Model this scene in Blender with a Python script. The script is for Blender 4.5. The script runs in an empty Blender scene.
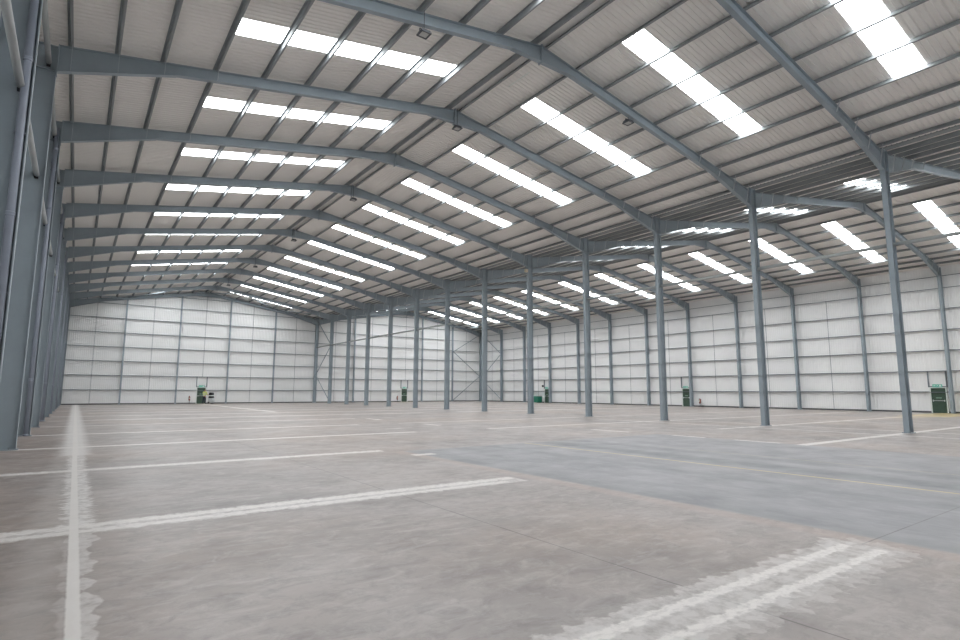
import bpy, bmesh, math, random
from mathutils import Vector, Matrix
random.seed(7)
S = bpy.context.scene
COL = S.collection

# ------------------------------------------------------------------ sizes (metres)
BAY, Y0, SPAN = 6.0, 8.673, 30.0
def F(i): return Y0 + BAY * i
YF = F(12)                         # last frame, at the far gable
YN = -4.13                         # near end of the hall (behind the camera)
YG = YF + 0.35                     # far gable cladding
XL, XR = -0.50, 60.45              # side cladding
SL = 0.1694
def ztop(x):                       # top of the rafters
    x = x % SPAN if 0 <= x < 60 else (0 if x < 0 else 60 - x)
    return 12.21 + SL * min(x, SPAN - x)
def zslope(d): return 12.21 + SL * d          # d = distance from the eaves
PUR_H = 0.19
RF = PUR_H + 0.01                  # liner above the rafter top
ORD = ['first', 'second', 'third', 'fourth', 'fifth', 'sixth', 'seventh', 'eighth', 'ninth', 'tenth',
       'eleventh', 'twelfth', 'thirteenth', 'fourteenth', 'fifteenth', 'sixteenth']

# ------------------------------------------------------------------ helpers
def new_obj(name, bm, mat, parent=None, smooth=False):
    me = bpy.data.meshes.new(name)
    bmesh.ops.recalc_face_normals(bm, faces=bm.faces)
    bm.to_mesh(me); bm.free()
    if mat: me.materials.append(mat)
    if smooth:
        for p in me.polygons: p.use_smooth = True
    o = bpy.data.objects.new(name, me); COL.objects.link(o)
    if parent: o.parent = parent
    return o
def empty(name, loc=(0, 0, 0), rz=0):
    o = bpy.data.objects.new(name, None); COL.objects.link(o)
    o.empty_display_size = .2
    o.location = loc; o.rotation_euler = (0, 0, rz)
    return o
def tag(o, label=None, cat=None, group=None, kind=None):
    if label: o['label'] = label
    if cat: o['category'] = cat
    if group: o['group'] = group
    if kind: o['kind'] = kind
    return o
def copy_tree(o, parent=None):
    c = o.copy(); COL.objects.link(c); c.parent = parent
    for ch in list(o.children): copy_tree(ch, c)
    return c
def box(bm, x0, x1, y0, y1, z0, z1):
    vs = [bm.verts.new((x, y, z)) for z in (z0, z1) for y in (y0, y1) for x in (x0, x1)]
    for f in ((0, 1, 3, 2), (4, 6, 7, 5), (0, 4, 5, 1), (2, 3, 7, 6), (0, 2, 6, 4), (1, 5, 7, 3)):
        bm.faces.new([vs[i] for i in f])
    return vs
def prism(bm, poly, a0, a1, axis='y'):
    """polygon in the plane across `axis`, extruded along it. poly is (x,z) for y, (y,z) for x, (x,y) for z"""
    def P(u, v, a):
        return {'y': (u, a, v), 'x': (a, u, v), 'z': (u, v, a)}[axis]
    A = [bm.verts.new(P(u, v, a0)) for u, v in poly]
    B = [bm.verts.new(P(u, v, a1)) for u, v in poly]
    bm.faces.new(A); bm.faces.new(B[::-1])
    n = len(poly)
    for i in range(n): bm.faces.new((A[i], B[i], B[(i + 1) % n], A[(i + 1) % n]))
def tube(bm, a, b, r, seg=12, r2=None, cap=True):
    a, b = Vector(a), Vector(b); r2 = r if r2 is None else r2
    d = (b - a).normalized(); s = d.orthogonal().normalized(); t = d.cross(s)
    ring = []
    for p, rr in ((a, r), (b, r2)):
        ring.append([bm.verts.new(p + rr * (math.cos(2 * math.pi * k / seg) * s + math.sin(2 * math.pi * k / seg) * t)) for k in range(seg)])
    for k in range(seg): bm.faces.new((ring[0][k], ring[0][(k + 1) % seg], ring[1][(k + 1) % seg], ring[1][k]))
    if cap: bm.faces.new(ring[0]); bm.faces.new(ring[1][::-1])
def bar(bm, a, b, w, h, up=(0, 0, 1)):
    a, b = Vector(a), Vector(b); d = (b - a).normalized(); u = Vector(up)
    s = d.cross(u).normalized(); t = s.cross(d)
    vs = [bm.verts.new(p + s * (i * w / 2) + t * (j * h / 2)) for p in (a, b) for j in (-1, 1) for i in (-1, 1)]
    for f in ((0, 1, 3, 2), (4, 6, 7, 5), (0, 4, 5, 1), (2, 3, 7, 6), (0, 2, 6, 4), (1, 5, 7, 3)):
        bm.faces.new([vs[i] for i in f])
def ipoly(d, w, tf, tw):
    """I-section outline: depth d along u, flange width w along v"""
    a, b = d / 2, w / 2; c = tw / 2
    return [(-a, -b), (-a + tf, -b), (-a + tf, -c), (a - tf, -c), (a - tf, -b), (a, -b), (a, b), (a - tf, b),
            (a - tf, c), (-a + tf, c), (-a + tf, b), (-a, b)]
def lathe(bm, prof, cx, cy, seg=16):
    rings = [[bm.verts.new((cx + r * math.cos(2 * math.pi * k / seg), cy + r * math.sin(2 * math.pi * k / seg), z)) for k in range(seg)] for r, z in prof]
    for A, B in zip(rings, rings[1:]):
        for k in range(seg): bm.faces.new((A[k], A[(k + 1) % seg], B[(k + 1) % seg], B[k]))
    bm.faces.new(rings[0][::-1]); bm.faces.new(rings[-1])

# ------------------------------------------------------------------ materials
def srgb(r, g, b):
    def l(c):
        c /= 255.0
        return c / 12.92 if c <= .04045 else ((c + .055) / 1.055) ** 2.4
    return (l(r), l(g), l(b), 1)
class G:
    """tiny node-graph helper"""
    def __init__(s, name):
        s.m = bpy.data.materials.new(name); s.m.use_nodes = True
        s.t = s.m.node_tree; s.b = s.t.nodes['Principled BSDF']
        s.obj = s.t.nodes.new('ShaderNodeTexCoord').outputs['Object']
    def n(s, typ, **kw):
        k = s.t.nodes.new(typ)
        for a, v in kw.items(): setattr(k, a, v)
        return k
    def put(s, sock, v):
        if isinstance(v, bpy.types.NodeSocket): s.t.links.new(v, sock)
        else: sock.default_value = v
    def M(s, op, a, b=0.0, c=None, clamp=False):
        k = s.n('ShaderNodeMath', operation=op, use_clamp=clamp)
        s.put(k.inputs[0], a); s.put(k.inputs[1], b)
        if c is not None: s.put(k.inputs[2], c)
        return k.outputs[0]
    def noise(s, scale, detail=3, rough=.5, vec=None, stretch=None, dist=0, rot=0):
        v = vec or s.obj
        if stretch or rot:
            mp = s.n('ShaderNodeMapping'); s.t.links.new(v, mp.inputs[0])
            mp.inputs['Scale'].default_value = stretch or (1, 1, 1); mp.inputs['Rotation'].default_value = (0, 0, rot); v = mp.outputs[0]
        k = s.n('ShaderNodeTexNoise'); s.t.links.new(v, k.inputs['Vector'])
        k.inputs['Scale'].default_value = scale; k.inputs['Detail'].default_value = detail
        k.inputs['Roughness'].default_value = rough; k.inputs['Distortion'].default_value = dist
        return k.outputs['Fac']
    def rng(s, v, a, b, c=0., d=1.):
        k = s.n('ShaderNodeMapRange'); s.put(k.inputs[0], v)
        for i, x in enumerate((a, b, c, d)): s.put(k.inputs[i + 1], x)
        return k.outputs[0]
    def mix(s, f, a, b, mode='MIX'):
        k = s.n('ShaderNodeMix', data_type='RGBA', blend_type=mode)
        s.put(k.inputs[0], f); s.put(k.inputs[6], a); s.put(k.inputs[7], b)
        return k.outputs[2]
    def bump(s, h, strength=.2, dist=.01):
        k = s.n('ShaderNodeBump'); s.put(k.inputs['Height'], h)
        k.inputs['Strength'].default_value = strength; k.inputs['Distance'].default_value = dist
        s.t.links.new(k.outputs[0], s.b.inputs['Normal'])
    def done(s, col, rough=.5, metal=0., spec=.5):
        s.put(s.b.inputs['Base Color'], col); s.put(s.b.inputs['Roughness'], rough)
        s.b.inputs['Metallic'].default_value = metal; s.b.inputs['Specular IOR Level'].default_value = spec
        return s.m
def simple(name, c, rough=.5, var=.10, scale=2.0, metal=0., spec=.5, stretch=None):
    g = G(name); c1 = c; c2 = tuple(max(0, x * (1 - 2 * var)) for x in c[:3]) + (1,)
    return g.done(g.mix(g.rng(g.noise(scale, 4, .6, stretch=stretch), .35, .7), c1, c2), rough, metal, spec)

M_steel = simple('blue_grey_painted_steel', srgb(151, 163, 171), .48, .05, 1.2)
M_purlin = simple('galvanised_purlin_steel', srgb(152, 157, 159), .8, .05, 1.5, 0., .12)
M_girt = simple('galvanised_girt_steel', srgb(125, 133, 140), .5, .05, 1.5)
M_tube = simple('pale_grey_tube_paint', srgb(170, 175, 176), .45, .05, 2)
M_pipe = simple('grey_blue_downpipe', srgb(150, 158, 172), .4, .04, 2)
M_roof = simple('roof_liner_sheet', srgb(237, 235, 231), .55, .03, .35)
M_wall = simple('white_wall_cladding', srgb(240, 241, 241), .5, .02, .3)
M_trim = simple('dark_grey_base_trim', srgb(95, 97, 98), .6, .1, 3)
M_white = simple('white_door_frame_paint', srgb(225, 232, 228), .4, .02, 3)
M_door = simple('dark_green_door_paint', srgb(62, 86, 72), .45, .12, 4)
M_bin = simple('green_plastic_box', srgb(40, 128, 104), .5, .1, 5)
M_sign = simple('exit_sign_green', srgb(110, 205, 185), .4, .02, 3)
M_pict = simple('exit_sign_white', srgb(240, 248, 244), .4, .01, 3)
M_notice = simple('pale_green_notice', srgb(150, 185, 165), .5, .03, 6)
M_red = simple('extinguisher_red', srgb(140, 40, 38), .4, .05, 9)
M_black = simple('black_plastic', srgb(34, 35, 40), .5, .1, 8)
M_pale = simple('pale_grey_plastic', srgb(200, 205, 208), .45, .05, 8)
M_hivis = simple('hi_vis_yellow_cloth', srgb(218, 226, 142), .8, .06, 12)
M_band = simple('silver_reflective_tape', srgb(205, 210, 205), .35, .02, 12)
M_navy = simple('dark_navy_trousers', srgb(38, 42, 62), .85, .08, 12)
M_skin = simple('skin', srgb(196, 150, 126), .6, .05, 12)
M_hair = simple('dark_hair', srgb(84, 80, 46), .8, .1, 20)
M_galv = simple('aluminium_lamp_case', srgb(70, 75, 82), .5, .05, 8)
M_lens = simple('lamp_glass_lens', srgb(190, 192, 190), .2, .02, 8)
M_cream = simple('cream_plastic_box', srgb(222, 214, 190), .5, .03, 8)
g = G('translucent_skylight_panel')   # daylight coming through the roof light
M_sky = g.m
g.b.inputs['Base Color'].default_value = (.8, .83, .85, 1)
g.b.inputs['Emission Color'].default_value = (.965, .985, 1, 1)
g.put(g.b.inputs['Emission Strength'], g.rng(g.noise(.6, 2), .3, .7, 8.6, 9.4))

# ---- floor: concrete, joints, painted stripes
g = G('power_floated_concrete')
sep = g.n('ShaderNodeSeparateXYZ'); g.t.links.new(g.obj, sep.inputs[0])
X, Y = sep.outputs[0], sep.outputs[1]
nf = g.M('SUBTRACT', g.noise(9, 4, .6), .5)
nm = g.M('SUBTRACT', g.noise(2.6, 3, .55), .5)
nx = g.M('SUBTRACT', g.noise(1.0, 4, .6, stretch=(1.2, 9, 1)), .5)      # smears that run across a Y line (along X)
ny = g.M('SUBTRACT', g.noise(1.0, 4, .6, stretch=(7, 1.4, 1)), .5)
def rect(x0, x1, y0, y1, soft=.03, ns=((nf, .06),), k=1.0):
    cx, cy, hx, hy = (x0 + x1) / 2, (y0 + y1) / 2, (x1 - x0) / 2, (y1 - y0) / 2
    dx = g.M('SUBTRACT', g.M('ABSOLUTE', g.M('SUBTRACT', X, cx)), hx)
    dy = g.M('SUBTRACT', g.M('ABSOLUTE', g.M('SUBTRACT', Y, cy)), hy)
    d = g.M('MAXIMUM', dx, dy)
    for n_, a in ns: d = g.M('MULTIPLY_ADD', n_, a, d)
    r = g.rng(d, soft / 2, -soft / 2)
    return g.M('MULTIPLY', r, k) if k != 1 else r
def mx(lst):
    r = lst[0]
    for q in lst[1:]: r = g.M('MAXIMUM', r, q)
    return r
base1 = srgb(167, 159, 155); base2 = srgb(132, 125, 122)
c = g.mix(g.rng(g.noise(.35, 5, .6), .35, .65), base1, base2)
c = g.mix(g.M('MULTIPLY', g.rng(g.noise(.16, 3, .5), .46, .64), .6), c, srgb(162, 145, 132))                # brown patches
c = g.mix(rect(-.5, 1.3, 3, 80, 1.2, ((nm, 1.5),), .35), c, srgb(140, 120, 106))
c = g.mix(g.M('MULTIPLY', g.rng(g.noise(1.1, 6, .7, stretch=(1, 3, 1), dist=1.0, rot=.35), .5, .72), .55), c, srgb(112, 106, 103))   # trowel marks
c = g.mix(g.M('MULTIPLY', g.rng(g.noise(1.6, 6, .65, stretch=(1, 2.5, 1), dist=1.2, rot=-.5), .5, .72), .5), c, srgb(190, 184, 180))
c = g.mix(g.M('MULTIPLY', g.rng(g.noise(5, 8, .75, dist=.6), .5, .68), .5), c, srgb(118, 112, 109))
c = g.mix(g.M('MULTIPLY', g.rng(g.noise(3.3, 8, .75, dist=.8, rot=.9), .52, .7), .4), c, srgb(190, 184, 180))
# grey-blue bay of newer concrete, with tyre marks
slab = rect(9.2, 20.6, -8, 14.2, .05, ((nf, .05),))
sc_ = g.mix(g.rng(g.noise(.5, 5, .6), .35, .65), srgb(148, 148, 151), srgb(130, 130, 134))
sc_ = g.mix(g.M('MULTIPLY', g.rng(g.noise(2.0, 5, .7, stretch=(2.5, .5, 1)), .5, .75), .6), sc_, srgb(112, 113, 116))
sc_ = g.mix(g.M('MULTIPLY', g.rng(g.noise(4, 8, .75, stretch=(1.6, .7, 1), dist=.5), .5, .7), .5), sc_, srgb(164, 164, 167))
sc_ = g.mix(mx([rect(14.1, 14.9, -8, 14.1, .35, ((nm, .5),), .6), rect(15.6, 16.1, -8, 14.1, .3, ((nm, .5),), .4), rect(12.0, 12.4, -8, 14.1, .25, ((nm, .4),), .3),
                rect(9.2, 9.55, -8, 14.1, .25, ((nm, .35),), .3)]), sc_, srgb(98, 102, 106))
c = g.mix(slab, c, sc_)
c = g.mix(rect(8.85, 9.2, -8, 14.2, .15, ((nm, .2),), .3), c, srgb(188, 168, 156))        # pinkish margin
# saw-cut joints
jt = []
for xj in (6.0, 12.3, 18.0, 24.0, 36.0, 42.0): jt.append(rect(xj - .009, xj + .009, -8, 80.6, .008, ((nm, .01),), .8 if xj < 8 else .3))
for yj in (2.73, -3.2): jt.append(rect(8.8, 20.6, yj - .008, yj + .008, .008, ((nm, .01),), .8))
c = g.mix(mx(jt), c, srgb(96, 92, 90))
# pale filler smears around the long stripe and the cross stripes
scal = g.M('SUBTRACT', g.noise(1.0, 1.0, .3, stretch=(.3, 3.4, 1)), .5)
scaf = g.M('SUBTRACT', g.noise(1.0, 3, .6, stretch=(1.5, 16, 1)), .5)
scay = g.M('SUBTRACT', g.noise(1.0, 1.5, .4, stretch=(5, .8, 1)), .5)
mott = g.rng(g.noise(7, 4, .65), .36, .56, .35, 1.0)
mfine = g.rng(g.noise(16, 4, .7, stretch=(.6, 1, 1)), .38, .54, .45, 1.0)
def K(v, k): return g.M('MULTIPLY', v, k)
smear = [rect(1.42, 2.02, 18, 80.5, .25, ((scaf, .4),), .9),
         K(rect(1.70, 1.88, -8, 13, .02, ((scal, .42), (nf, .05)), .62), mott), K(rect(1.58, 1.92, 8.5, 32, .04, ((scaf, .55), (nf, .1)), .95), mott),
         rect(1.28, 1.6, 3, 30, .15, ((scal, .4),), .20), K(rect(1.60, 1.7, -8, 8, .03, ((scal, .35),), .35), mott),
         K(rect(-.3, 8.7, 8.22, 8.84, .05, ((ny, .25), (nf, .12)), .62), mott),
         K(rect(-.2, 8.80, 2.34, 3.04, .04, ((scay, .30), (nf, .22)), .60), mott), K(rect(5, 9.0, 2.22, 2.9, .03, ((nf, .3), (scay, .5)), .35), mott),
         K(rect(-.3, 8.76, 14.42, 14.90, .08, ((ny, .3), (nf, .1)), .55), mott)]
c = g.mix(mx(smear), c, srgb(222, 219, 216))
strip = [rect(1.672, 1.765, -8, 80.5, .015, ((nf, .02),), .93), rect(1.66, 1.80, 18, 80.5, .04, ((nf, .1),), .8),
         K(rect(-.3, 8.62, 8.57, 8.78, .04, ((nf, .25), (ny, .12)), .9), mfine), K(rect(-.3, 8.30, 8.28, 8.46, .04, ((nf, .25), (ny, .12)), .85), mfine),
         K(rect(-.3, 8.76, 14.52, 14.80, .05, ((nf, .2),), .9), mfine),
         rect(.0, 13.2, 20.40, 20.78, .06, ((nf, .2),), .85), rect(.4, 13.3, 26.40, 26.80, .06, ((nf, .2),), .85),
         rect(.4, 15.7, 32.5, 32.84, .08, ((nf, .2),), .85), rect(.5, 23.0, 38.42, 38.80, .08, ((nf, .2),), .85),
         K(rect(-.2, 8.62, 2.765, 2.885, .03, ((nf, .16), (ny, .08)), .95), mfine), K(rect(-.2, 8.72, 2.45, 2.56, .03, ((nf, .16), (ny, .08)), .95), mfine),
         rect(20.5, 44, 8.50, 8.86, .06, ((nf, .2),), .85), rect(25.6, 52, 14.4, 14.72, .06, ((nf, .2),), .8),
         rect(16.9, 56, 20.45, 20.75, .06, ((nf, .2),), .8), rect(15.5, 56, 26.45, 26.75, .06, ((nf, .2),), .75),
         rect(27.9, 28.12, -6, 24, .06, ((nf, .15), (nm, .1)), .8), rect(30.85, 31.08, -6, 19, .06, ((nf, .15),), .75), rect(20.55, 20.78, 9.4, 11.0, .05, ((nf, .15),), .85), rect(20.5, 20.75, 12.1, 13.5, .05, ((nf, .15),), .8), rect(20.4, 20.65, 15.5, 17.6, .05, ((nf, .15),), .8), rect(16.2, 16.5, 23.8, 25.4, .05, ((nf, .15),), .8), rect(16.15, 16.5, 30.4, 32.3, .05, ((nf, .15),), .8), rect(12.9, 13.7, 22.7, 22.95, .05, ((nf, .15),), .6), rect(14.5, 14.95, 46, 79.5, .2, ((nf, .2),), .85),
         rect(8.95, 9.6, 13.0, 13.35, .06, ((nf, .15),), .75),
         rect(38.2, 38.4, 8, 40, .06, ((nf, .15),), .5)]
for i in range(6, 12):
    y = F(i - 1)
    strip.append(rect(.5 if i % 2 else 2.5, 24 + 5 * (i % 3), y - .28, y + .28, .1, ((nf, .2),), .95))
    strip.append(rect(27 + 3 * (i % 2), 57, y - .24, y + .24, .1, ((nf, .2),), .9))
c = g.mix(mx(strip), c, srgb(228, 224, 220))
c = g.mix(rect(13.62, 13.72, -8, 14.2, .02, ((nf, .05),), .9), c, srgb(200, 184, 128))
c = g.mix(rect(16.35, 16.43, -8, 11, .03, ((nf, .12),), .35), c, srgb(196, 184, 140))
c = g.mix(mx([rect(50.4, 60.3, 12.6, 15.6, .2, ((nf, .2),), .8), rect(14.0, 16.6, 79.2, 80.8, .2, ((nf, .2),), .4),
              rect(44, 46.8, 79.0, 80.8, .2, ((nf, .2),), .4), rect(46, 50.4, 13.2, 15.2, .4, ((nf, .3),), .3)]), c, srgb(205, 186, 136))
# a few small spots
vor = g.n('ShaderNodeTexVoronoi'); vor.inputs['Scale'].default_value = .55; g.t.links.new(g.obj, vor.inputs['Vector'])
c = g.mix(g.M('MULTIPLY', g.rng(vor.outputs['Distance'], .035, .02), .6), c, srgb(100, 90, 84))
g.bump(g.noise(25, 4, .6), .08, .004)
M_floor = g.done(c, g.rng(g.noise(1.2, 4, .6), .3, .7, .30, .46), 0, .5)

# ------------------------------------------------------------------ the shell
bm = bmesh.new(); box(bm, XL - .2, XR + .2, YN - .2, YG + .2, -.25, 0)
tag(new_obj('floor', bm, M_floor), 'grey-brown concrete warehouse floor with white painted stripes', 'floor', kind='structure')

PITCH = .2
PROF = ((0, 0), (.125, 0), (.145, .024), (.18, .024))           # along the sheet, out of the sheet
NR = int(round((YG - YN) / PITCH))
SKY = []                                                         # (slope, y0) of each roof light
offs = {-1: 3.0, 0: 2.86, 1: 2.72, 2: 2.5, 3: 2.32, 4: 2.2, 5: 2.1, 6: 1.85, 7: 2.7, 8: 2.72, 9: 2.5, 10: 2.4, 11: 2.3}
sky_y = []
for i in range(-2, 12):
    y = F(i) + offs.get(i, 2.4)
    sky_y.append(y)
# slope = (x at eaves, sign, window range measured from eaves)
SLOPES = [(0, 1, 4.86, 13.1, 'left slope of the near roof'), (30, -1, 4.80, 12.86, 'right slope of the near roof'),
          (30, 1, 4.86, 13.1, 'left slope of the far roof'), (60, -1, 3.22, 12.86, 'right slope of the far roof')]
bm = bmesh.new()
def in_window(y):
    for s0 in sky_y:
        if s0 < y < s0 + 1.0: return True
    return False
for (xe, sg, w0, w1, _) in SLOPES:
    d_lo = (-.55 if xe != 30 else .14)
    pts = []
    for r in range(NR + 1):
        for (a, h) in PROF:
            y = YG - (r * PITCH + a)
            if y >= YN - .01: pts.append((y, h))
    for s0 in sky_y:                                             # cut the sheets exactly along the roof lights
        for e0 in (s0, s0 + 1.0):
            for q in range(len(pts) - 1):
                (ya, ha), (yb, hb) = pts[q], pts[q + 1]
                if yb + 1e-4 < e0 < ya - 1e-4:
                    pts.insert(q + 1, (e0, ha + (hb - ha) * (ya - e0) / (ya - yb))); break
    for (ya, ha), (yb, hb) in zip(pts, pts[1:]):
        segs = [(d_lo, w0), (w1, 15.0)] if in_window((ya + yb) / 2) else [(d_lo, 15.0)]
        for (p, q) in segs:
            vs = []
            for (d, y, h) in ((p, ya, ha), (q, ya, ha), (q, yb, hb), (p, yb, hb)):
                vs.append(bm.verts.new((xe + sg * d, y, zslope(d) + RF + h)))
            bm.faces.new(vs)
bmesh.ops.remove_doubles(bm, verts=bm.verts, dist=.0005)
me_o = new_obj('ceiling', bm, M_roof)
tag(me_o, 'pale grey corrugated steel roof lining over both halls', 'ceiling', kind='structure')
# ridge strips
n = 1
for xr in (15, 45):
    bm = bmesh.new(); z = zslope(15) + RF
    prism(bm, [(xr - .30, z - .062), (xr, z - .012), (xr + .30, z - .062), (xr + .30, z - .052), (xr, z - .002), (xr - .30, z - .052)], YN, YG)
    tag(new_obj('trim_%d' % n, bm, M_roof), 'flat pale strip along the ridge of the %s roof' % ('near' if xr == 15 else 'far'), 'trim', kind='structure'); n += 1
# roof lights: five or six bays long, one sheet wide
n = 1
for (xe, sg, w0, w1, nm_) in SLOPES:
    for j, y in enumerate(sky_y):
        bm = bmesh.new()
        prism(bm, [(xe + sg * w0, zslope(w0) + RF + .012), (xe + sg * w1, zslope(w1) + RF + .012),
                   (xe + sg * w1, zslope(w1) + RF + .030), (xe + sg * w0, zslope(w0) + RF + .030)], y, y + .998)
        o = new_obj('window_%d' % n, bm, M_sky); n += 1
        tag(o, 'long glowing white roof light, %s from the near end, %s' % (ORD[j], nm_), 'skylight', kind='structure')

# ribbed cladding walls
def ribs(length):
    out = []; r = 0
    while r * PITCH < length + .001:
        for a, h in PROF:
            t = r * PITCH + a
            if t <= length: out.append((t, h))
        r += 1
    out.append((length, 0)); return out
def wall_x(name, x, sgn, zt, label):
    bm = bmesh.new(); pr = ribs(YG - YN); prev = None
    for t, h in pr:
        a = bm.verts.new((x + sgn * h, YN + t, -.02)); b = bm.verts.new((x + sgn * h, YN + t, zt))
        if prev: bm.faces.new((prev[0], a, b, prev[1]))
        prev = (a, b)
    return tag(new_obj(name, bm, M_wall), label, 'wall', kind='structure')
wall_x('wall_left', XL, -1, zslope(-.5) + RF + .05, 'white ribbed cladding wall behind the left row of columns')
wall_x('wall_right', XR, 1, zslope(-.45) + RF + .05, 'white ribbed cladding wall on the far right side')
def roofz(x):
    d = min(abs(x), abs(60 - x)) if (x < 15 or x > 45) else abs(x - 30)
    if x < 0: d = x
    if x > 60: d = 60 - x
    return zslope(d) + RF + .04
def wall_y(name, y, sgn, label):
    bm = bmesh.new(); ts = [t for t in ribs(XR - XL)]
    ts = sorted(set([(round(t, 4), h) for t, h in ts])); prev = None
    for t, h in ts:
        x = XL + t
        a = bm.verts.new((x, y + sgn * h, -.02)); b = bm.verts.new((x, y + sgn * h, roofz(x)))
        if prev: bm.faces.new((prev[0], a, b, prev[1]))
        prev = (a, b)
    return tag(new_obj(name, bm, M_wall), label, 'wall', kind='structure')
wall_y('wall_far', YG, 1, 'white ribbed cladding gable wall at the far end')
wall_y('wall_near', YN, -1, 'white ribbed cladding gable wall at the near end')
for nm_, b in (('left', (XL, XL + .09, YN, YG)), ('right', (XR - .09, XR, YN, YG)), ('far', (XL, XR, YG - .09, YG))):
    bm = bmesh.new(); box(bm, b[0], b[1], b[2], b[3], 0, .14)
    tag(new_obj('baseboard_' + nm_, bm, M_trim), 'dark grey sill strip at the foot of the %s wall' % nm_, 'trim', kind='structure')
# valley gutter between the two halls
bm = bmesh.new(); z = zslope(.15) + RF
prism(bm, [(29.80, z - .022), (30.20, z - .022), (30.20, z + .16), (30.19, z + .16), (30.19, z - .012), (29.81, z - .012), (29.81, z + .16), (29.80, z + .16)], YN, YG)
tag(new_obj('valley_gutter', bm, M_purlin), 'long steel gutter in the valley above the middle row of columns', 'gutter')

# ------------------------------------------------------------------ portal frames
def column_mesh(depth, width, h):
    bm = bmesh.new(); prism(bm, ipoly(depth, width, .018, .012), .02, h, 'z')
    return bm
def plate_mesh(dx, dy, z0, z1, x=0, y=0):
    bm = bmesh.new(); box(bm, x - dx / 2, x + dx / 2, y - dy / 2, y + dy / 2, z0, z1); return bm
def bolts(bm, xs, ys, z):
    for x in xs:
        for y in ys: tube(bm, (x, y, z - .01), (x, y, z + .05), .016, 8)
def make_column(depth, width, h, haunch_side):
    root = empty('steel_column')
    new_obj('shaft', column_mesh(depth, width, h), M_steel, root)
    new_obj('base_plate', plate_mesh(depth + .1, width + .12, 0, .025), M_steel, root)
    bm = bmesh.new(); bolts(bm, (-depth / 4, depth / 4), (-width / 2 + .02, width / 2 - .02), .03)
    new_obj('anchor_bolts', bm, M_purlin, root)
    bm = bmesh.new()                                            # stiffeners level with the haunch
    for z in (11.40, h - .03):
        for s in (-1, 1): box(bm, -depth / 2 + .02, depth / 2 - .02, min(s * .006, s * (width / 2 - .005)), max(s * .006, s * (width / 2 - .005)), z, z + .015)
    new_obj('stiffener', bm, M_steel, root)
    return root
mid = make_column(.46, .205, 12.42, 0)
for i in range(0, 13):
    o = mid if i == 0 else copy_tree(mid)
    o.location = (30, F(i), 0)
    tag(o, 'blue-grey steel column of the middle row, %s from the camera' % ORD[i], 'column', 'middle row of steel columns')
lc = make_column(.64, .22, 12.22, 1)
for i in range(0, 13):
    o = lc if i == 0 else copy_tree(lc)
    o.location = (.05, F(i), 0)
    tag(o, 'blue-grey steel column against the left wall, %s from the camera' % ORD[i], 'column', 'left wall columns')
rc = make_column(.46, .205, 12.22, 1)
for i in range(0, 13):
    o = rc if i == 0 else copy_tree(rc)
    o.location = (60, F(i), 0)
    tag(o, 'blue-grey steel column against the right wall, %s from the camera' % ORD[i], 'column', 'right wall columns')

PUR = [.67, 1.89, 3.19, 4.83, 6.48, 8.12, 9.77, 11.43, 13.07, 14.72]
def make_rafter(d0, w=.19):
    """left-hand half, eaves at local x=0, ridge at x=15; d0 = column inner face"""
    root = empty('roof_rafter')
    D = .40; tf = .018
    def strip(bm, pts, th, y):                                  # flange following a polyline, thickness downward
        poly = pts + [(x, z - th) for x, z in pts[::-1]]
        prism(bm, poly, -y, y)
    bm = bmesh.new()
    strip(bm, [(d0, zslope(d0)), (15, zslope(15))], tf, w / 2)
    strip(bm, [(3.6, zslope(3.6) - D + tf), (13.6, zslope(13.6) - D + tf)], tf, w / 2)
    prism(bm, [(d0, zslope(d0) - .01), (15, zslope(15) - .01), (15, zslope(15) - D), (d0, zslope(d0) - D)], -.006, .006)
    new_obj('beam', bm, M_steel, root)
    bm = bmesh.new(); xh = 3.6                                   # eaves haunch
    za = 11.40
    prism(bm, [(d0, zslope(d0) - D), (xh, zslope(xh) - D), (d0, za + .01)], -.006, .006)
    strip(bm, [(d0, za + tf), (xh, zslope(xh) - D)], tf, w / 2)
    new_obj('haunch', bm, M_steel, root)
    bm = bmesh.new()                                            # apex haunch
    prism(bm, [(13.6, zslope(13.6) - D), (15, zslope(15) - D), (15, 14.12)], -.006, .006)
    strip(bm, [(13.6, zslope(13.6) - D), (15, 14.12)], tf, w / 2)
    new_obj('apex_haunch', bm, M_steel, root)
    bm = bmesh.new(); box(bm, 14.975, 14.998, -.11, .11, 14.04, 14.80); new_obj('end_plate', bm, M_steel, root)
    bm = bmesh.new(); box(bm, d0, d0 + .022, -.11, .11, 11.30, zslope(d0) + .02); new_obj('end_plate', bm, M_steel, root)
    for x in PUR[:4]:                              # fly braces down to the bottom flange
        bm = bmesh.new(); zb = zslope(x) - D
        if x < xh: zb = za + (zslope(xh) - D - za) * (x - d0) / (xh - d0)
        bar(bm, (x + .04, -.26, zslope(x) + .09), (x + .04, -.10, zb + .03), .04, .008, (1, 0, 0))
        new_obj('fly_brace', bm, M_pale, root)
    return root
left_sets = {}
def mirror_rafter(src):
    r = copy_tree(src); r.scale = (-1, 1, 1); return r
rp = make_rafter(.37); rm = make_rafter(.23)
used = set()
for k, (xe, sg, _, _, nm_) in enumerate(SLOPES):
    src = rp if k == 0 else rm
    for i in range(0, 13):
        if src in used: o = copy_tree(src)
        else: o = src; used.add(src)
        o.location = (xe, F(i), 0); o.scale = (sg, 1, 1)
        tag(o, 'blue-grey steel rafter, %s, %s frame from the camera' % (nm_, ORD[i]), 'rafter', 'rafters')

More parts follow.
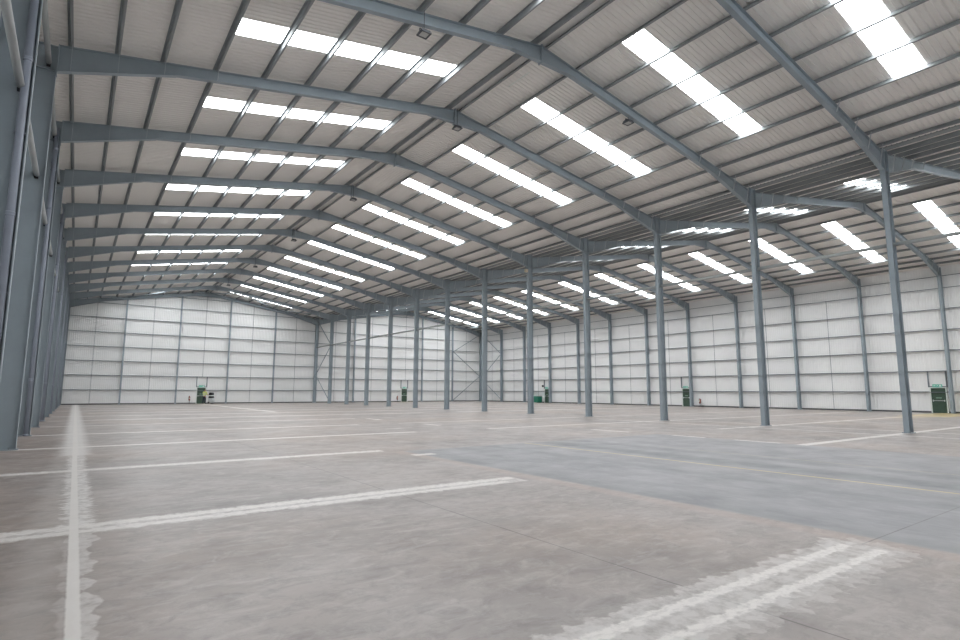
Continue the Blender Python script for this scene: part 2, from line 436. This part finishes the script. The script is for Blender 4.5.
# ------------------------------------------------------------------ purlins
def zsec(u0, w, h, t, flip=1):
    """Z section outline, local u across, z up from 0"""
    return [(u0, 0), (u0 + flip * w, 0), (u0 + flip * w, .018), (u0 + flip * (w - t), .018), (u0 + flip * (w - t), t), (u0 + flip * t, t), (u0 + flip * t, h),
            (u0 - flip * w, h), (u0 - flip * w, h - .018), (u0 - flip * (w - t), h - .018), (u0 - flip * (w - t), h - t), (u0, h - t)]
for k, (xe, sg, _, _, nm_) in enumerate(SLOPES):
    for j, d in enumerate(PUR):
        bm = bmesh.new()
        ca, sa = math.cos(math.atan(SL)), math.sin(math.atan(SL))
        poly = [(xe + sg * (d + u * ca - z * sa), zslope(d) + .004 + u * sa + z * ca) for u, z in zsec(0, .062 if sg > 0 else .08, PUR_H, .006)]
        prism(bm, poly, YN, YG - .02)
        o = new_obj('roof_purlin', bm, M_purlin)
        tag(o, 'dark steel roof purlin, %s up from the eaves, %s' % (ORD[j], nm_), 'purlin', 'roof purlins')

# ------------------------------------------------------------------ wall girts and sag rods
GZ = [1.74, 3.48, 5.21, 6.95, 8.70, 10.47, 11.50]
def girt_poly(h=.16, w=.06, t=.006): return zsec(0, w, h, t)
for side, x0, sg in (('left', XL, 1), ('right', XR, -1)):
    for j, z in enumerate(GZ):
        bm = bmesh.new()
        # section lies flat: deep across the wall, thin in height
        poly = [(x0 + sg * (.012 + a), z + b - .03) for b, a in zsec(0.03, .04, .20 if side == 'right' else .17, .006)]
        prism(bm, poly, YN + .02, YG - .02)
        tag(new_obj('wall_girt', bm, M_girt), 'horizontal steel girt on the %s wall, %s above the floor' % (side, ORD[j]), 'girt', 'wall girts')
for j, z in enumerate([1.74, 3.48, 5.21, 6.95, 8.70, 10.47, 12.25]):
    for hall, xa, xb in (('left half', XL + .2, 30), ('right half', 30, XR - .2)):
        xs, xe2 = xa, xb
        if z > 12:
            xs, xe2 = hall.startswith('left') and (.9, 29.1) or (30.9, 59.1)
        bm = bmesh.new()
        poly = [(YG - .012 - a, z + b - .03) for b, a in zsec(0.03, .04, .17, .006)]
        prism(bm, poly, xs, xe2, 'x')
        tag(new_obj('wall_girt', bm, M_girt), 'horizontal steel girt across the %s of the gable, %s above the floor' % (hall, ORD[j]), 'girt', 'wall girts')
for xr in (15, 45):
    bm = bmesh.new(); poly = [(YG - .012 - a, 13.75 + b - .03) for b, a in zsec(0.03, .04, .17, .006)]
    prism(bm, poly, xr - 4.8, xr + 4.8, 'x')
    tag(new_obj('wall_girt', bm, M_girt), 'short topmost girt under the ridge of the %s half of the gable' % ('left' if xr == 15 else 'right'), 'girt', 'wall girts')
for i in range(0, 12):
    for side, x in (('left', XL + .16), ('right', XR - .16)):
        if side == 'left' : continue
        bm = bmesh.new(); tube(bm, (x, F(i) + 3, .02), (x, F(i) + 3, GZ[5]), .018, 8)
        tag(new_obj('sag_rod', bm, M_girt), 'thin upright rod tying the %s wall girts, %s bay from the camera' % (side, ORD[i]), 'rod', 'sag rods')
for k in range(10):
    x = 3 + 6 * k
    if k in (2, 7): x += .0
    top = roofz(x) - .6
    lo = 3.50 if k in (2, 7) else .02
    if k == 7: lo = 3.5
    bm = bmesh.new(); tube(bm, (x, YG - .14, lo), (x, YG - .14, top), .018, 8)
    tag(new_obj('sag_rod', bm, M_girt), 'thin upright rod tying the gable wall girts, %s from the left corner' % ORD[k], 'rod', 'sag rods')
# gable posts
for k in range(1, 10):
    if k == 5: continue
    x = 6.0 * k; d = x if x < 15 else abs(30 - x) if x < 45 else 60 - x
    root = empty('gable_post', (x, YF + .02, 0))
    bm = bmesh.new(); pl = [(v, u) for u, v in ipoly(.30, .165, .014, .010)]
    prism(bm, pl, .02, zslope(d) - .42, 'z'); new_obj('shaft', bm, M_steel, root)
    new_obj('base_plate', plate_mesh(.26, .36, 0, .022), M_steel, root)
    tag(root, 'slim blue-grey post on the gable wall, %s from the left corner' % ORD[k - 1 if k < 5 else k - 2], 'post', 'gable posts')

# ------------------------------------------------------------------ longitudinal members
proto = None
for i in range(-1, 12):
    ya, yb = F(i) + .02, F(i + 1) - .02
    if proto is None:
        proto = empty('tie_tube')
        bm = bmesh.new()
        tube(bm, (0, .05, 0), (0, 5.91, 0), .085, 16)
        new_obj('tube', bm, M_tube, proto, True)
        for y in (.0, 5.93):
            bm = bmesh.new(); box(bm, -.11, .11, y, y + .03, -.13, .13); new_obj('end_plate', bm, M_steel, proto)
        o = proto
    else: o = copy_tree(proto)
    o.location = (30.05, ya, 8.07)
    lab = 'before its nearest column' if i < 0 else 'between the %s and %s columns' % (ORD[i], ORD[i + 1])
    tag(o, 'pale horizontal tie tube high in the middle row, %s' % lab, 'tube', 'middle row tie tubes')
for zc, x, nm_, rad in ((8.04, .17, 'lower', .075), (11.62, .17, 'upper', .075)):
    proto = None
    for i in range(0, 12):
        if proto is None:
            proto = empty('tie_tube')
            bm = bmesh.new(); tube(bm, (0, .10, 0), (0, 5.90, 0), rad, 16); new_obj('tube', bm, M_tube, proto, True)
            for y in (.0, 5.88):
                bm = bmesh.new(); box(bm, -.05, .05, y + .012, y + .11, -.11, .11) ; new_obj('end_cleat', bm, M_black, proto)
            o = proto
        else: o = copy_tree(proto)
        o.location = (x, F(i), zc)
        tag(o, 'pale round %s tie tube between the %s and %s left wall columns' % (nm_, ORD[i], ORD[i + 1]), 'tube', '%s tie tubes on the left wall' % nm_)
def brace(a, b, label, r=.055):
    bm = bmesh.new(); tube(bm, a, b, r, 10)
    tag(new_obj('diagonal_brace', bm, M_steel, None, True), label, 'brace', 'diagonal braces')
P11, P12 = F(11) + .12, F(12) - .12
for x, nm_ in ((30, 'middle row'), (60, 'right wall')):
    zz = [(P12, 12.0), (P11, 8.05), (P12, 4.0), (P11, .35)]
    for k in range(3):
        brace((x, zz[k][0], zz[k][1]), (x, zz[k + 1][0], zz[k + 1][1]), 'diagonal steel brace in the last bay of the %s, %s' % (nm_, ('top', 'middle', 'bottom')[k]))
zz = [(59.75, 11.75), (54.15, 8.5), (59.75, 4.35), (54.15, .2)]
for k in range(3):
    brace((zz[k][0], YF - .02, zz[k][1]), (zz[k + 1][0], YF - .02, zz[k + 1][1]), 'diagonal steel brace on the gable beside the right corner, %s' % ('top', 'middle', 'bottom')[k])
for k, (xe, sg, _, _, nm_) in enumerate(SLOPES):
    for j, (da, db) in enumerate(((.6, 6.0), (6.0, 12.0), (12.0, 14.7))):
        a, b = (P11, P12) if j % 2 == 0 else (P12, P11)
        brace((xe + sg * da, a, zslope(da) - .16), (xe + sg * db, b, zslope(db) - .16),
              'diagonal roof brace in the last bay, %s, %s' % (nm_, ('lowest', 'middle', 'highest')[j]), .05)

# ------------------------------------------------------------------ downpipes
proto = None
for n_, i in enumerate(range(1, 12, 2)):
    if proto is None:
        proto = empty('downpipe')
        bm = bmesh.new(); tube(bm, (0, 0, .05), (0, 0, 11.9), .075, 20); new_obj('pipe', bm, M_pipe, proto, True)
        for z in (2.0, 5.2, 8.6, 11.0):
            bm = bmesh.new(); lathe(bm, [(.078, z), (.086, z + .01), (.086, z + .04), (.080, z + .05), (.086, z + .06), (.086, z + .09), (.078, z + .10)], 0, 0, 20)
            new_obj('collar', bm, M_pipe, proto, True)
        for z in (3.6, 7.0, 10.2):
            bm = bmesh.new(); box(bm, -.10, .10, 0, .088, z, z + .03); new_obj('clip', bm, M_pipe, proto)
        bm = bmesh.new(); tube(bm, (0, 0, .0), (0, 0, .08), .09, 20); new_obj('shoe', bm, M_pipe, proto, True)
        o = proto
    else: o = copy_tree(proto)
    o.location = (.245, F(i) - .104, 0)
    tag(o, 'grey-blue round downpipe fixed to the %s left wall column from the camera' % ORD[i], 'pipe', 'downpipes on the left columns')

# ------------------------------------------------------------------ hanging floodlights
def make_lamp(drop):
    r = empty('floodlight')
    bm = bmesh.new(); tube(bm, (0, 0, 0), (0, 0, -drop + .1), .014, 8); new_obj('stem', bm, M_galv, r)
    bm = bmesh.new()
    box(bm, -.17, -.155, -.02, .02, -drop - .02, -drop + .13); box(bm, .155, .17, -.02, .02, -drop - .02, -drop + .13); box(bm, -.17, .17, -.02, .02, -drop + .115, -drop + .13)
    new_obj('bracket', bm, M_galv, r)
    bm = bmesh.new()
    prism(bm, [(-.15, -.15), (.15, -.15), (.15, .15), (-.15, .15)], -drop - .02, -drop + .06, 'z')
    for a in range(4):
        q = a * math.pi / 2; c_, s_ = round(math.cos(q)), round(math.sin(q))
        p = [(-.18, .135), (.18, .135), (.18, .18), (-.18, .18)]
        prism(bm, [(x * c_ - y * s_, x * s_ + y * c_) for x, y in p], -drop - .05, -drop, 'z')
    new_obj('housing', bm, M_galv, r)
    bm = bmesh.new(); box(bm, -.134, .134, -.134, .134, -drop - .035, -drop - .021); new_obj('lens', bm, M_lens, r)
    bm = bmesh.new()
    for k in range(6): box(bm, -.13 + .05 * k, -.12 + .05 * k, -.12, .12, -drop + .058, -drop + .09)
    new_obj('cooling_fins', bm, M_galv, r)
    return r
lp = make_lamp(.95)
for n_, i in enumerate((2, 4, 6, 8, 10)):
    o = lp if n_ == 0 else copy_tree(lp)
    o.location = (15.04, F(i) - .20, 14.75)
    tag(o, 'small dark floodlight hanging from the ridge, %s from the camera' % ORD[n_], 'lamp', 'floodlights under the near ridge')
o = copy_tree(lp); o.location = (9.80, F(1) - .20, 14.02)
tag(o, 'largest square floodlight, hanging under the left slope rafter before the ridge', 'lamp')
o = make_lamp(.5); o.location = (20.12, F(1) + .06, 13.75)
tag(o, 'small floodlight under the right slope of the nearest full rafter', 'lamp')

bm = bmesh.new()
tube(bm, (15.80, 16.2, 14.765), (15.80, 17.65, 14.765), .016, 8)
o = new_obj('cable_tray', bm, M_white); tag(o, 'thin white rod fixed to the roof lining just right of the ridge', 'rod')
bm = bmesh.new(); box(bm, 29.55, 29.77, F(4) - .09, F(4) + .09, 11.0, 11.24)
o = new_obj('junction_box', bm, M_cream); tag(o, 'small cream box fixed high beside the fifth middle column', 'box')

# ------------------------------------------------------------------ doors (local: x along the wall, y outwards into the hall, z up)
def make_door(w, sign=True, bar_=True):
    r = empty('fire_door'); h = 2.06
    bm = bmesh.new()
    for s in (-1, 1): box(bm, min(s * w / 2, s * (w / 2 + .08)), max(s * w / 2, s * (w / 2 + .08)), 0, .14, 0, h + .08)
    box(bm, -w / 2, w / 2, 0, .14, h, h + .08); new_obj('door_frame', bm, M_white, r)
    bm = bmesh.new(); box(bm, -w / 2 + .005, w / 2 - .005, .02, .075, .012, h - .005)
    for z0, z1 in ((.15, .85), (1.2, 1.9)): box(bm, -w / 2 + .12, w / 2 - .12, .07, .082, z0, z1)
    new_obj('door_leaf', bm, M_door, r)
    bm = bmesh.new(); tube(bm, (-w / 2 + .10, .15, 1.02), (w / 2 - .10, .15, 1.02), .02, 10)
    for s in (-1, 1): box(bm, s * (w / 2 - .12) - .03, s * (w / 2 - .12) + .03, .07, .17, .95, 1.09)
    new_obj('push_bar', bm, M_pale, r)
    bm = bmesh.new(); box(bm, -.2, .2, .082, .088, 1.22, 1.28); new_obj('door_notice', bm, M_notice, r)
    bm = bmesh.new()
    for s in (-1, 1): box(bm, s * (w / 2 + .11) - .035, s * (w / 2 + .11) + .035, .0, .16, h + .08, 3.46)
    box(bm, -w / 2 - .14, w / 2 + .14, .0, .16, h + .10, h + .17)
    new_obj('trimmer', bm, M_girt, r)
    # exit sign
    bm = bmesh.new(); box(bm, -.33, .33, -.02, .012, -.12, .12)
    s_ = new_obj('exit_sign', bm, M_sign, r); s_.location = (0, .19, h + .20)
    bm = bmesh.new()
    yb = (.012, .017)
    def pz(p): prism(bm, p, yb[0], yb[1])
    pz([(-.26, -.075), (-.13, -.075), (-.13, .075), (-.26, .075)])            # doorway
    pz([(.12, -.018), (.20, -.018), (.20, -.05), (.27, 0), (.20, .05), (.20, .018), (.12, .018)])   # arrow
    cx = -.01                                                                  # running figure
    pz([(cx + .020 + .017 * math.cos(a * math.pi / 5), .062 + .017 * math.sin(a * math.pi / 5)) for a in range(10)])
    pz([(cx - .012, .042), (cx + .018, .046), (cx + .008, -.008), (cx - .022, -.012)])
    pz([(cx - .020, -.008), (cx + .004, -.010), (cx + .042, -.038), (cx + .030, -.050)])
    pz([(cx + .030, -.050), (cx + .042, -.038), (cx + .052, -.080), (cx + .038, -.080)])
    pz([(cx - .022, -.012), (cx - .004, -.006), (cx - .040, -.055), (cx - .052, -.045)])
    pz([(cx - .052, -.045), (cx - .040, -.055), (cx - .085, -.058), (cx - .085, -.046)])
    pz([(cx + .014, .042), (cx + .020, .030), (cx + .060, .018), (cx + .060, .030)])
    pz([(cx - .010, .042), (cx - .016, .028), (cx - .060, .020), (cx - .055, .034)])
    new_obj('running_figure_and_arrow', bm, M_pict, s_)
    return r
d1 = make_door(1.0)
doors = [((14.98, YG - .02, 0), math.pi, 'green fire door in the gable behind the person in yellow', d1),
         ((44.87, YG - .02, 0), math.pi, 'green fire door in the gable seen between middle row columns', None),
         ((XR - .02, 15.62, 0), math.pi / 2, 'largest green fire door with push bar and exit sign, right wall', None),
         ((XR - .02, 39.55, 0), math.pi / 2, 'green fire door in the middle of the right wall beside a column', None),
         ((XR - .02, 63.75, 0), math.pi / 2, 'farthest green door of the right wall, beside the green box', None)]
for n_, (loc, rz, lab, src) in enumerate(doors):
    o = src or copy_tree(d1); o.location = loc; o.rotation_euler = (0, 0, rz); o.name = 'fire_door' if n_ == 0 else o.name
    tag(o, lab, 'door', 'green fire doors')

# ------------------------------------------------------------------ fire extinguishers
def make_ext():
    r = empty('fire_extinguisher')
    bm = bmesh.new(); lathe(bm, [(.07, 0), (.085, .02), (.085, .42), (.07, .48), (.03, .52), (.025, .55)], 0, 0, 20); new_obj('cylinder', bm, M_red, r, True)
    bm = bmesh.new(); box(bm, -.02, .02, -.03, .09, .55, .58); box(bm, -.015, .015, -.02, .11, .60, .615); tube(bm, (0, 0, .54), (0, 0, .60), .02, 10); new_obj('valve_handle', bm, M_black, r)
    bm = bmesh.new(); pts = [(.03, .02, .57), (.09, .03, .55), (.115, .03, .45), (.10, .02, .2)]
    for a, b in zip(pts, pts[1:]): tube(bm, a, b, .012, 8)
    tube(bm, (.10, .02, .2), (.10, .02, .08), .012, 8, .022); new_obj('hose', bm, M_black, r)
    bm = bmesh.new(); box(bm, -.05, .05, .083, .088, .2, .36); new_obj('paper_label', bm, M_cream, r)
    bm = bmesh.new(); box(bm, -.09, .09, -.10, -.085, .05, .5); new_obj('back_strap', bm, M_black, r)
    return r
ex = make_ext()
for n_, (loc, rz, lab) in enumerate([((13.62, YG - .30, .42), math.pi, 'red fire extinguisher on the gable left of the person'),
                                     ((43.55, YG - .30, .35), math.pi, 'red fire extinguisher on the gable between middle row columns'),
                                     ((XR - .30, 37.70, .38), math.pi / 2, 'red fire extinguisher on the right wall beside a door')]):
    o = ex if n_ == 0 else copy_tree(ex)
    o.location = loc; o.rotation_euler = (0, 0, rz)
    tag(o, lab, 'fire extinguisher', 'fire extinguishers')
    st = empty('extinguisher_stand', (loc[0], loc[1], 0), rz)
    bm = bmesh.new(); box(bm, -.13, .13, -.13, .13, 0, .03); new_obj('foot', bm, M_black, st)
    bm = bmesh.new(); tube(bm, (0, 0, .03), (0, 0, loc[2] - .02), .03, 12); new_obj('pole', bm, M_black, st)
    bm = bmesh.new(); box(bm, -.10, .10, -.10, .10, loc[2] - .02, loc[2] - .001); new_obj('shelf', bm, M_black, st)
    tag(st, 'black stand under the ' + lab.replace('red fire ', ''), 'stand', 'extinguisher stands')

# green plastic box by the far right door, and the dark bell above it
gb = empty('storage_box', (59.55, 65.6, 0))
bm = bmesh.new(); prism(bm, [(-.38, .06), (.38, .06), (.42, .82), (-.42, .82)], -1.12, 1.12); new_obj('tub', bm, M_bin, gb)
bm = bmesh.new(); prism(bm, [(-.46, .82), (.46, .82), (.46, .88), (.30, .99), (-.40, .99), (-.46, .88)], -1.17, 1.17); new_obj('lid', bm, M_bin, gb)
bm = bmesh.new()
for y in (-1.0, -.35, .35, 1.0): box(bm, -.40, -.36, y - .04, y + .04, .05, .82)
new_obj('side_ribs', bm, M_bin, gb)
for y in (-.85, .85):
    bm = bmesh.new(); box(bm, -.34, .34, y - .12, y + .12, 0, .06); new_obj('skid', bm, M_black, gb)
tag(gb, 'long green plastic storage box with a lid by the right wall', 'box')
bell = empty('alarm_bell', (XR - .10, 64.75, 2.55), math.pi / 2)
bm = bmesh.new(); tube(bm, (0, -.08, 0), (0, .06, 0), .15, 20); new_obj('gong', bm, M_black, bell, True)
bm = bmesh.new(); box(bm, -.07, .07, -.1, -.0, -.17, .17); new_obj('back_plate', bm, M_black, bell)
tag(bell, 'small dark round alarm above the green storage box on the wall', 'alarm')

# ------------------------------------------------------------------ the person and the machine
def skinned(name, verts, edges, radii, mat, parent, root=0, sub=2):
    me = bpy.data.meshes.new(name); me.from_pydata(verts, edges, []); me.materials.append(mat)
    o = bpy.data.objects.new(name, me); COL.objects.link(o); o.parent = parent
    sk = o.modifiers.new('skin', 'SKIN'); sk.use_smooth_shade = True
    lay = me.skin_vertices[0].data if me.skin_vertices else None
    if lay is None:
        bm_ = bmesh.new(); bm_.from_mesh(me); bm_.verts.layers.skin.verify(); bm_.to_mesh(me); bm_.free(); lay = me.skin_vertices[0].data
    for v, r in zip(lay, radii):
        v.radius = (r, r) if not isinstance(r, tuple) else r
        v.use_root = False
    lay[root].use_root = True
    ss = o.modifiers.new('sub', 'SUBSURF'); ss.levels = sub; ss.render_levels = sub
    return o
pr = empty('person', (15.13, 79.35, 0), math.radians(-50)); pr.scale = (1.06, 1.06, 1.04)      # local +y is forward
J = {'pelvis': (0, 0, .98), 'waist': (0, .01, 1.12), 'chest': (0, .02, 1.34), 'neck0': (0, .03, 1.50), 'neck': (0, .04, 1.57), 'head': (0, .06, 1.67), 'crown': (0, .05, 1.75)}
V = []; E_ = []; R_ = []; idx = {}
def jt_(n_, p, r): idx[n_] = len(V); V.append(p); R_.append(r)
def lk(*ns):
    for a, b in zip(ns, ns[1:]): E_.append((idx[a], idx[b]))
jt_('pelvis', J['pelvis'], (.15, .12)); jt_('waist', J['waist'], (.14, .11)); jt_('chest', J['chest'], (.17, .12)); jt_('neck0', J['neck0'], (.075, .07))
jt_('neck', J['neck'], .055); jt_('head', J['head'], (.082, .10)); jt_('crown', J['crown'], (.062, .075))
lk('pelvis', 'waist', 'chest', 'neck0', 'neck', 'head', 'crown')
for s, t in ((-1, 'l'), (1, 'r')):
    jt_(t + 'sh', (s * .19, .02, 1.45), .065); jt_(t + 'el', (s * .25, .08, 1.18), .045); jt_(t + 'wr', (s * .20, .32, 1.08), .030)
    jt_(t + 'pa', (s * .18, .39, 1.07), (.038, .022))
    lk('chest', t + 'sh', t + 'el', t + 'wr', t + 'pa')
    for f_, (dx, ln) in enumerate(((-.030, .060), (-.010, .072), (.010, .068), (.030, .052))):
        jt_(t + 'f%da' % f_, (s * .18 + dx, .43, 1.07), .0095); jt_(t + 'f%db' % f_, (s * .18 + dx, .43 + ln * .6, 1.058), .0085); jt_(t + 'f%dc' % f_, (s * .18 + dx, .43 + ln * .8, 1.03), .0075)
        lk(t + 'pa', t + 'f%da' % f_, t + 'f%db' % f_, t + 'f%dc' % f_)
    jt_(t + 'tha', (s * .18 - s * .035, .37, 1.055), .011); jt_(t + 'thb', (s * .18 - s * .055, .41, 1.035), .009); lk(t + 'pa', t + 'tha', t + 'thb')
    jt_(t + 'hip', (s * .10, 0, .92), .095); jt_(t + 'kn', (s * .12, .05 if s > 0 else -.02, .50), .060); jt_(t + 'an', (s * .12, .03 if s > 0 else -.12, .10), .042)
    jt_(t + 'toe', (s * .13, .17 if s > 0 else .02, .045), .038); lk('pelvis', t + 'hip', t + 'kn', t + 'an', t + 'toe')
skinned('body', V, E_, R_, M_skin, pr)
# jacket, trousers, boots, hair follow the same joints
v = [(0, 0, .90), (0, .01, 1.10), (0, .02, 1.34), (0, .03, 1.50)]; r = [(.20, .16), (.185, .145), (.205, .155), (.10, .09)]; e = [(0, 1), (1, 2), (2, 3)]
for s in (-1, 1):
    b0 = len(v); v += [(s * .20, .02, 1.45), (s * .26, .08, 1.17), (s * .205, .29, 1.085)]; r += [.088, .068, .050]; e += [(2, b0), (b0, b0 + 1), (b0 + 1, b0 + 2)]
skinned('jacket', v, e, r, M_hivis, pr, 2)
bm = bmesh.new()
for z in (1.02, 1.22):
    seg = 24
    ring = [[bm.verts.new((.212 * math.cos(2 * math.pi * k / seg), .01 + .172 * math.sin(2 * math.pi * k / seg), z + dz)) for k in range(seg)] for dz in (0, .05)]
    for k in range(seg): bm.faces.new((ring[0][k], ring[0][(k + 1) % seg], ring[1][(k + 1) % seg], ring[1][k]))
new_obj('reflective_band', bm, M_band, pr)
v = [(0, 0, 1.0), (0, 0, .93)]; r = [(.165, .13), (.16, .13)]; e = [(0, 1)]
for s in (-1, 1):
    b0 = len(v); v += [(s * .10, 0, .88), (s * .12, .05 if s > 0 else -.02, .50), (s * .12, .03 if s > 0 else -.12, .13)]; r += [.112, .080, .066]; e += [(1, b0), (b0, b0 + 1), (b0 + 1, b0 + 2)]
skinned('trousers', v, e, r, M_navy, pr)
for s in (-1, 1):
    yy = .03 if s > 0 else -.12
    skinned('boot', [(s * .12, yy, .17), (s * .12, yy, .07), (s * .128, yy + .10, .055), (s * .132, yy + .18, .05)], [(0, 1), (1, 2), (2, 3)], [.058, .062, .055, .046], M_black, pr)
skinned('hair', [(0, .035, 1.70), (0, .03, 1.745), (0, .05, 1.775)], [(0, 1), (1, 2)], [(.078, .080), (.080, .092), (.060, .070)], M_hair, pr)
bm = bmesh.new()
for s in (-1, 1): bmesh.ops.create_icosphere(bm, subdivisions=1, radius=.011, matrix=Matrix.Translation((s * .032, .148, 1.685)))
new_obj('eyes', bm, M_black, pr)
skinned('nose', [(0, .150, 1.685), (0, .168, 1.650)], [(0, 1)], [.008, .014], M_skin, pr, sub=1)
bm = bmesh.new(); box(bm, -.026, .026, .145, .158, 1.616, 1.624); new_obj('mouth', bm, simple('lips', srgb(150, 90, 84), .6, .02), pr)
for s in (-1, 1):
    skinned('ear', [(s * .084, .06, 1.69), (s * .092, .05, 1.655)], [(0, 1)], [(.012, .022), (.010, .016)], M_skin, pr, sub=1)
tag(pr, 'person in a hi-vis yellow jacket and dark trousers standing before the gable door', 'person')

mc = empty('cleaning_machine', (16.05, 79.9, 0), math.radians(-50))
bm = bmesh.new(); prism(bm, [(-.28, .14), (.30, .14), (.34, .30), (.26, .72), (-.24, .72), (-.30, .40)], -.22, .22); new_obj('lower_tank', bm, M_pale, mc)
bm = bmesh.new(); prism(bm, [(-.26, .72), (.24, .72), (.20, .98), (-.22, .98)], -.23, .23); new_obj('upper_tank', bm, M_black, mc)
bm = bmesh.new(); prism(bm, [(-.18, .98), (.16, .98), (.14, 1.10), (-.16, 1.10)], -.19, .19); new_obj('white_panel', bm, M_pict, mc)
bm = bmesh.new(); prism(bm, [(-.22, 1.10), (.22, 1.10), (.16, 1.42), (-.12, 1.46), (-.22, 1.36)], -.22, .22); new_obj('control_head', bm, M_black, mc)
for s in (-1, 1):
    bm = bmesh.new(); tube(bm, (-.18, s * .23, .13), (-.18, s * .30, .13), .13, 20); new_obj('wheel', bm, M_black, mc)
bm = bmesh.new(); tube(bm, (.2, 0, .0), (.2, 0, .12), .22, 24, .18); new_obj('brush_head', bm, M_black, mc)
bm = bmesh.new(); tube(bm, (-.18, -.20, 1.20), (-.42, -.20, 1.12), .018, 8); tube(bm, (-.18, .20, 1.20), (-.42, .20, 1.12), .018, 8); tube(bm, (-.42, -.22, 1.12), (-.42, .22, 1.12), .02, 8)
new_obj('push_handle', bm, M_black, mc)
tag(mc, 'upright machine with black top and pale grey base beside the person', 'machine')

# ------------------------------------------------------------------ daylight outside, camera
w = bpy.data.worlds.new('daylight'); S.world = w; w.use_nodes = True
bg = w.node_tree.nodes['Background']
sk = w.node_tree.nodes.new('ShaderNodeTexSky'); sk.sky_type = 'HOSEK_WILKIE'; sk.turbidity = 6
w.node_tree.links.new(sk.outputs[0], bg.inputs[0]); bg.inputs[1].default_value = 1.0

cam = bpy.data.cameras.new('camera'); co = bpy.data.objects.new('camera', cam); COL.objects.link(co)
yaw, pitch, roll = 0.62501, 0.12809, 0.00282
cam.sensor_width = 36; cam.sensor_fit = 'HORIZONTAL'; cam.lens = 555.74285 / 960 * 36
cam.clip_start = .05; cam.clip_end = 300
fw = Vector((math.sin(yaw) * math.cos(pitch), math.cos(yaw) * math.cos(pitch), math.sin(pitch)))
rt = Vector((math.cos(yaw), -math.sin(yaw), 0)); up = rt.cross(fw)
r2 = rt * math.cos(roll) + up * math.sin(roll); u2 = up * math.cos(roll) - rt * math.sin(roll)
m = Matrix((r2, u2, -fw)).transposed().to_4x4(); m.translation = Vector((1.6062, 0, 1.6667))
co.matrix_world = m
S.camera = co
S.view_settings.view_transform = 'Standard'; S.view_settings.look = 'None'
S.view_settings.gamma = 1; S.view_settings.use_curve_mapping = False
S.view_settings.exposure = 0.50
S.cycles.max_bounces = 10; S.cycles.diffuse_bounces = 6
S.cycles.use_denoising = True
